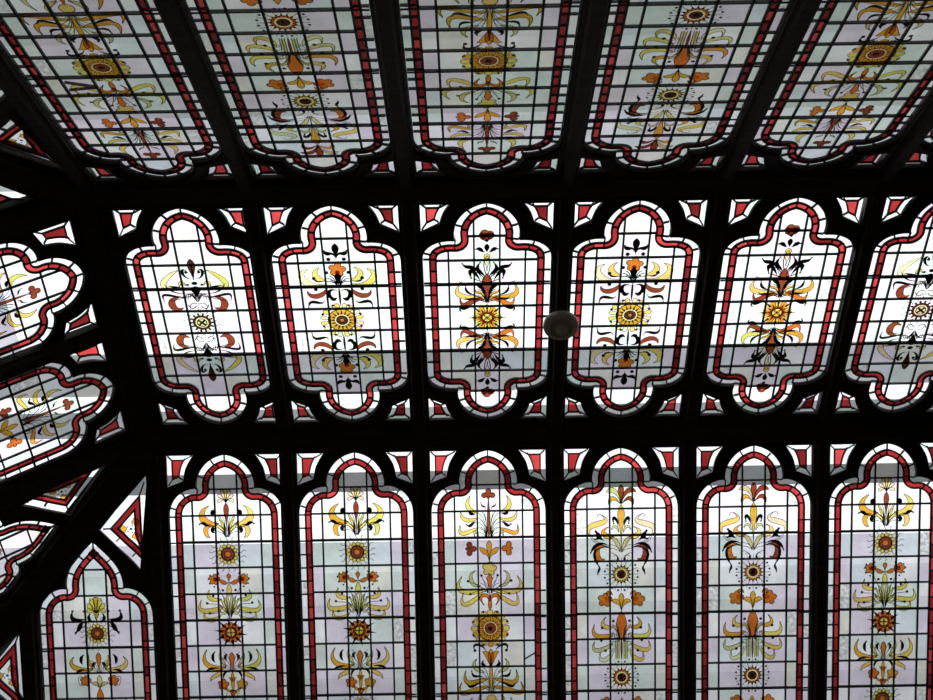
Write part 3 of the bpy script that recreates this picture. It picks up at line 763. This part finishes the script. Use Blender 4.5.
slope_bay('L', -.485, 'E', 'sideways stained glass panel with bright rounded head, upper of two at the left edge', 81, 'sideways panels at the left', .56, PL)
slope_bay('L', .505, 'E', 'sideways panel with yellow curls and brown cross flower, lower of two at left edge', 82, 'sideways panels at the left', PL, .54)
hip_bay('F', XL-.433, False, 'G', 'pointed stained glass light with yellow palmette, at the lower left below the diagonal beam', 'triangular light with three amber flowers, under the diagonal beam beside the bottom row', 91)
hip_bay('L', W+.445, True, 'G', 'sideways pointed light at the left edge just above the diagonal beam', 'sideways triangular light with amber flowers, above the diagonal beam and below the two sideways panels', 92)
hip_bay('N', XL-.433, True, 'G', 'pointed light showing only a sliver at the upper left edge', 'dim triangular light with tiny flowers, left of the top row under its first mullion', 93)
hip_bay('L', -W-.445, False, 'G', 'sideways pointed light outside the left edge, above the sideways panels', 'triangular light whose white tip shows at the left edge above the sideways panels', 94)
# second triangle below the pointed light
tt = thing('triangular_stained_glass_light', 'triangular light with amber flowers, cut by the lower left corner below the pointed light', 'stained glass panel',
           frame('F', XL-.433-1.0) @ Matrix.Translation((0, 1.13*U, 0)))
tri_light(tt, False, 95)

# ------------------------------------------------------------------ timber ribs
def sweep(name, p0, p1, up, prof):
    """straight beam from p0 to p1 (bays); prof: (across, down) points; up = outward normal"""
    p0, p1, up = Vector(p0), Vector(p1), Vector(up).normalized()
    d = (p1-p0).normalized(); x = d.cross(up).normalized()
    mb = MB('wood'); n = len(prof); V = []
    for p in (p0, p1):
        V.append([mb.bm.verts.new((p+x*a-up*b)*U) for a, b in prof])
    for i in range(n):
        j = (i+1) % n; mb.bm.faces.new((V[0][i], V[0][j], V[1][j], V[1][i]))
    mb.bm.faces.new(V[0]); mb.bm.faces.new(list(reversed(V[1])))
    o = mb.build(name); o.location = (0, 0, Z0)
    return structure(o)
TR = [0]
def trim(): TR[0] += 1; return 'trim_%d' % TR[0]
def moulded(w, d, z0=-.03, b=.010):
    """stepped moulding profile, half width w, depth d"""
    r = [(w, z0), (w, max(.040, z0+.01)), (w-.006, .046), (w-.014, .046), (w-.017, .052), (w*.62, d-.018), (w*.60, d-.006), (w*.52, d)]
    return r+[(-x, y) for x, y in reversed(r)]
def pl(side, t, s):
    m = frame(side, t); v = (m @ Vector((0, s*U, 0)))/U; v.z -= Z0/U; return v
def nrm(side): return frame(side, 0).to_3x3() @ Vector((0,0,1))
for i in range(-1, 5):
    x = i-.5+(.008 if i == 1 else 0)
    sweep(trim(), (x,-W,0), (x,W,0), (0,0,1), moulded(.062, .085))
    sweep(trim(), pl('F', x, .0), pl('F', x, SE+.1), nrm('F'), moulded(.062, .085))
    sweep(trim(), pl('N', x, .0), pl('N', x, SE+.1), nrm('N'), moulded(.062, .085))
for side in 'FN':
    sweep(trim(), pl(side, -2.5, .1), pl(side, -2.5, SE+.1), nrm(side), moulded(.062, .085))
    sweep(trim(), pl(side, -3.5, 1.10), pl(side, -3.5, SE+.1), nrm(side), moulded(.062, .085))
sweep(trim(), pl('L', .01, 0), pl('L', .01, SE+.1), nrm('L'), moulded(.066, .085))
for sg in (1, -1):
    sweep(trim(), pl('L', sg*1.065, .1), pl('L', sg*1.065, SE+.1), nrm('L'), moulded(.095, .085))
    sweep(trim(), pl('L', sg*2.06, 1.15), pl('L', sg*2.06, SE+.1), nrm('L'), moulded(.062, .085))
# ridges round the flat strip
def ridge(p0, p1, up): return sweep(trim(), p0, p1, up, moulded(.105, .10, .028))
h2 = Vector((0, math.sin(ANG/2), math.cos(ANG/2)))
ridge((XL-.05, W, 0), (XR, W, 0), h2); ridge((XL-.05, -W, 0), (XR, -W, 0), (0, -h2.y, h2.z))
ridge((XL, -W-.05, 0), (XL, W+.05, 0), (-h2.y, 0, h2.z))
# hips
HS = 3.0*CA
for sg in (1, -1):
    n = (nrm('F' if sg > 0 else 'N')+nrm('L')).normalized()
    sweep(trim(), (XL, sg*W, 0), (XL-HS, sg*(W+HS), -HS*TA), n, moulded(.150, .115, .032))
# foot of the slopes
def foot(p0, p1, up): return sweep(trim(), p0, p1, up, moulded(.11, .10, -.05))
F0 = 3.0*CA; zf = -3.0*SA
foot((XL-F0, W+F0, zf), (XR, W+F0, zf), nrm('F')); foot((XL-F0, -W-F0, zf), (XR, -W-F0, zf), nrm('N')); foot((XL-F0, -W-F0, zf), (XL-F0, W+F0, zf), nrm('L'))
# timber lining of the corners beyond the pointed lights
def lining(side, t, sg):
    m = MB('wood')
    o0 = 1.0-.04
    pts = [(sg*(o0), o0/CA+.02), (sg*(o0), 3.0), (sg*3.0*CA, 3.0)]
    if sg < 0 and side == 'F':                           # leave the second triangular light open
        h = [(-x-.0, y) for x, y in ()]
    return m, pts
for side, org, sg in (('N', XL, 1), ('L', W, 1), ('L', -W, -1)):
    m = MB('wood'); o0 = .96
    m.slab([(sg*o0, o0/CA+.02), (sg*o0, 3.0), (sg*3.0*CA, 3.0)], -.03, .012, 'wood')
    o = m.build(trim()); o.matrix_world = frame(side, org); structure(o)
tri2 = [(p[0]-.433-1.0, p[1]+1.13) for p in Outline(tri_runs(False), fan=False).off(0)]
me = curve_plate([(-.96, .96/CA+.02), (-.96, 3.0), (-3.0*CA, 3.0)], [tri2], -.03, .012, .006)
me.materials.clear(); me.materials.append(M['wood'])
o = bpy.data.objects.new(trim(), me); COL.objects.link(o); o.matrix_world = frame('F', XL); structure(o)

# ------------------------------------------------------------------ smoke detector under the mullion
def lathe(mb, prof, n, m, c=(0,0,0)):
    k = mb.mi(m); rings = []
    for r, z in prof:
        rings.append([mb.bm.verts.new((c[0]+r*math.cos(2*math.pi*i/n), c[1]+r*math.sin(2*math.pi*i/n), c[2]+z)) for i in range(n)])
    for a, b in zip(rings, rings[1:]):
        for i in range(n): mb.bm.faces.new((a[i], a[(i+1) % n], b[(i+1) % n], b[i])).material_index = k
    mb.bm.faces.new(rings[0]).material_index = k; mb.bm.faces.new(rings[-1]).material_index = k
det = thing('smoke_detector', 'round grey smoke detector fixed under the mullion between two middle row panels', 'smoke detector',
            Matrix.Translation((.505*U, -.005*U, Z0-.086*U)))
DR = .0715
m = MB('plastic'); lathe(m, [(.052,.002),(.054,0),(DR,-.004),(DR+.001,-.008),(DR+.001,-.020),(DR-.002,-.025),(DR-.010,-.028),(DR-.014,-.030)], 48, 'plastic'); m.build('body', det, True)
m = MB('plastic2'); lathe(m, [(.050,-.029),(.050,-.034),(.044,-.037),(.030,-.039)], 40, 'plastic2'); m.build('sensor_grille', det, True)
m = MB('plastic'); lathe(m, [(.026,-.038),(.026,-.041),(.022,-.043),(.012,-.044)], 32, 'plastic'); m.build('cap', det, True)
m = MB('led'); lathe(m, [(.003,0),(.003,-.002),(.0015,-.003)], 12, 'led', (.036,.012,-.037)); m.build('indicator_lamp', det)

# ------------------------------------------------------------------ outer roof over the ceiling: unseen sheets added to dim the glass in bands
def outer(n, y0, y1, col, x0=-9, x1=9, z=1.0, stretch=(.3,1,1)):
    mt = sheet('dimming_roof_sheet_%d' % n, col, .10, 1.5, stretch); M['sheet%d' % n] = mt
    m = MB(); m.box((x0, y0, z), (x1, y1, z+.01), 'sheet%d' % n); m.mi('under')
    o = m.build('dimming_sheet_%d' % n)
    for p in o.data.polygons:
        if p.normal.z < .9: p.material_index = 1   # frosted on its upper face
    o.location = (0, 0, Z0); structure(o)
outer(1, -4.2, -1.60, (0.257,0.267,0.254)); outer(2, -1.60, -1.03, (0.291,0.301,0.286)); outer(3, -1.03, -.45, (0.42,0.415,0.43))  # added to dim the near slope, paler towards the ridge
outer(4, 1.12, 1.58, (0.320,0.320,0.329)); outer(5, 1.76, 2.06, (0.285,0.285,0.285)); outer(6, 2.53, 2.78, (0.169,0.169,0.169))  # strips standing in for roof beams, set where the grey bands fall
outer(7, 3.46, 3.9, (0.570,0.579,0.596)); outer(8, 3.9, 4.4, (0.507,0.512,0.525)); outer(9, 4.4, 5.0, (0.445,0.445,0.458)); outer(10, 5.0, 5.6, (0.401,0.401,0.409)); outer(11, 5.6, 9, (0.356,0.356,0.365))  # stepped tones put the far slope's fading light into the sheet colours
outer(12, -.45, 1.12, (.58,.57,.62), -9, -3.75)  # side sheet added to grey the outer part of the left panels

# ------------------------------------------------------------------ the room below
zc = Z0+zf*U
def room(name, lo, hi, m):
    b = MB(m); b.box([v/U for v in lo], [v/U for v in hi], m); return structure(b.build(name))
X0, X1, Y0, Y1 = -4.4, 3.2, -5.2, 3.4
room('floor', (X0,Y0,-.1), (X1,Y1,0), 'boards')
room('wall_left', (X0-.15,Y0,0), (X0,Y1,zc+.1), 'plaster'); room('wall_right', (X1,Y0,0), (X1+.15,Y1,zc+.1), 'plaster')
room('wall_far', (X0,Y1,0), (X1,Y1+.15,zc+.1), 'plaster'); room('wall_near', (X0,Y0-.15,0), (X1,Y0,zc+.1), 'plaster')
cb = MB('plaster'); hx0, hx1, hy = (XL-F0-.05)*U, XR*U, (W+F0+.05)*U
for lo, hi in (((X0,Y0),(X1,-hy)), ((X0,hy),(X1,Y1)), ((X0,-hy),(hx0,hy)), ((hx1,-hy),(X1,hy))):
    cb.box((lo[0]/U, lo[1]/U, zc/U), (hi[0]/U, hi[1]/U, zc/U+.15), 'plaster')
structure(cb.build('ceiling'))
gb = MB('wood')
prof = [(-W-F0-.05, zf-.05), (W+F0+.05, zf-.05), (W+F0+.05, zf+.06), (W, .06), (-W, .06), (-W-F0-.05, zf+.06)]
lo = [gb.bm.verts.new(Vector((XR-.02, y, z))*U) for y, z in prof]; hi = [gb.bm.verts.new(Vector((XR+.06, y, z))*U) for y, z in prof]
gb.bm.faces.new(lo); gb.bm.faces.new(hi)
for i in range(6): gb.bm.faces.new((lo[i-1], lo[i], hi[i], hi[i-1]))
o = gb.build('wall_gable'); o.location = (0, 0, Z0); structure(o)

# ------------------------------------------------------------------ overcast sky
wd = bpy.data.worlds.new('overcast_sky'); scene.world = wd; wd.use_nodes = True
nt = wd.node_tree; nt.nodes.clear()
out = nt.nodes.new('ShaderNodeOutputWorld'); bg = nt.nodes.new('ShaderNodeBackground')
tc = nt.nodes.new('ShaderNodeTexCoord'); sx = nt.nodes.new('ShaderNodeSeparateXYZ'); rp = nt.nodes.new('ShaderNodeValToRGB')
nt.links.new(tc.outputs['Generated'], sx.inputs[0]); nt.links.new(sx.outputs['Z'], rp.inputs[0])
e = rp.color_ramp.elements
e[0].position = 0; e[0].color = (.05,.05,.05,1); e[1].position = 1; e[1].color = (.97,.98,1,1)
q = e.new(.02); q.color = (.35,.36,.38,1); q = e.new(.55); q.color = (.78,.80,.83,1)
nt.links.new(rp.outputs[0], bg.inputs[0]); bg.inputs[1].default_value = 1.9
nt.links.new(bg.outputs[0], out.inputs[0])

# ------------------------------------------------------------------ camera
cam = bpy.data.cameras.new('camera'); co = bpy.data.objects.new('camera', cam); COL.objects.link(co)
cam.sensor_fit = 'HORIZONTAL'; cam.sensor_width = 36; cam.lens = 1231.016*36/933
co.location = (-.12911*U, -5.30386*U, 1.6); co.rotation_euler = (2.4435, .00978, .01436)
cam.clip_end = 200; scene.camera = co
vs = scene.view_settings
vs.view_transform = 'Standard'; vs.look = 'None'; vs.exposure = 0; vs.gamma = 1; vs.use_curve_mapping = False
try: scene.cycles.transparent_max_bounces = 32
except Exception: pass
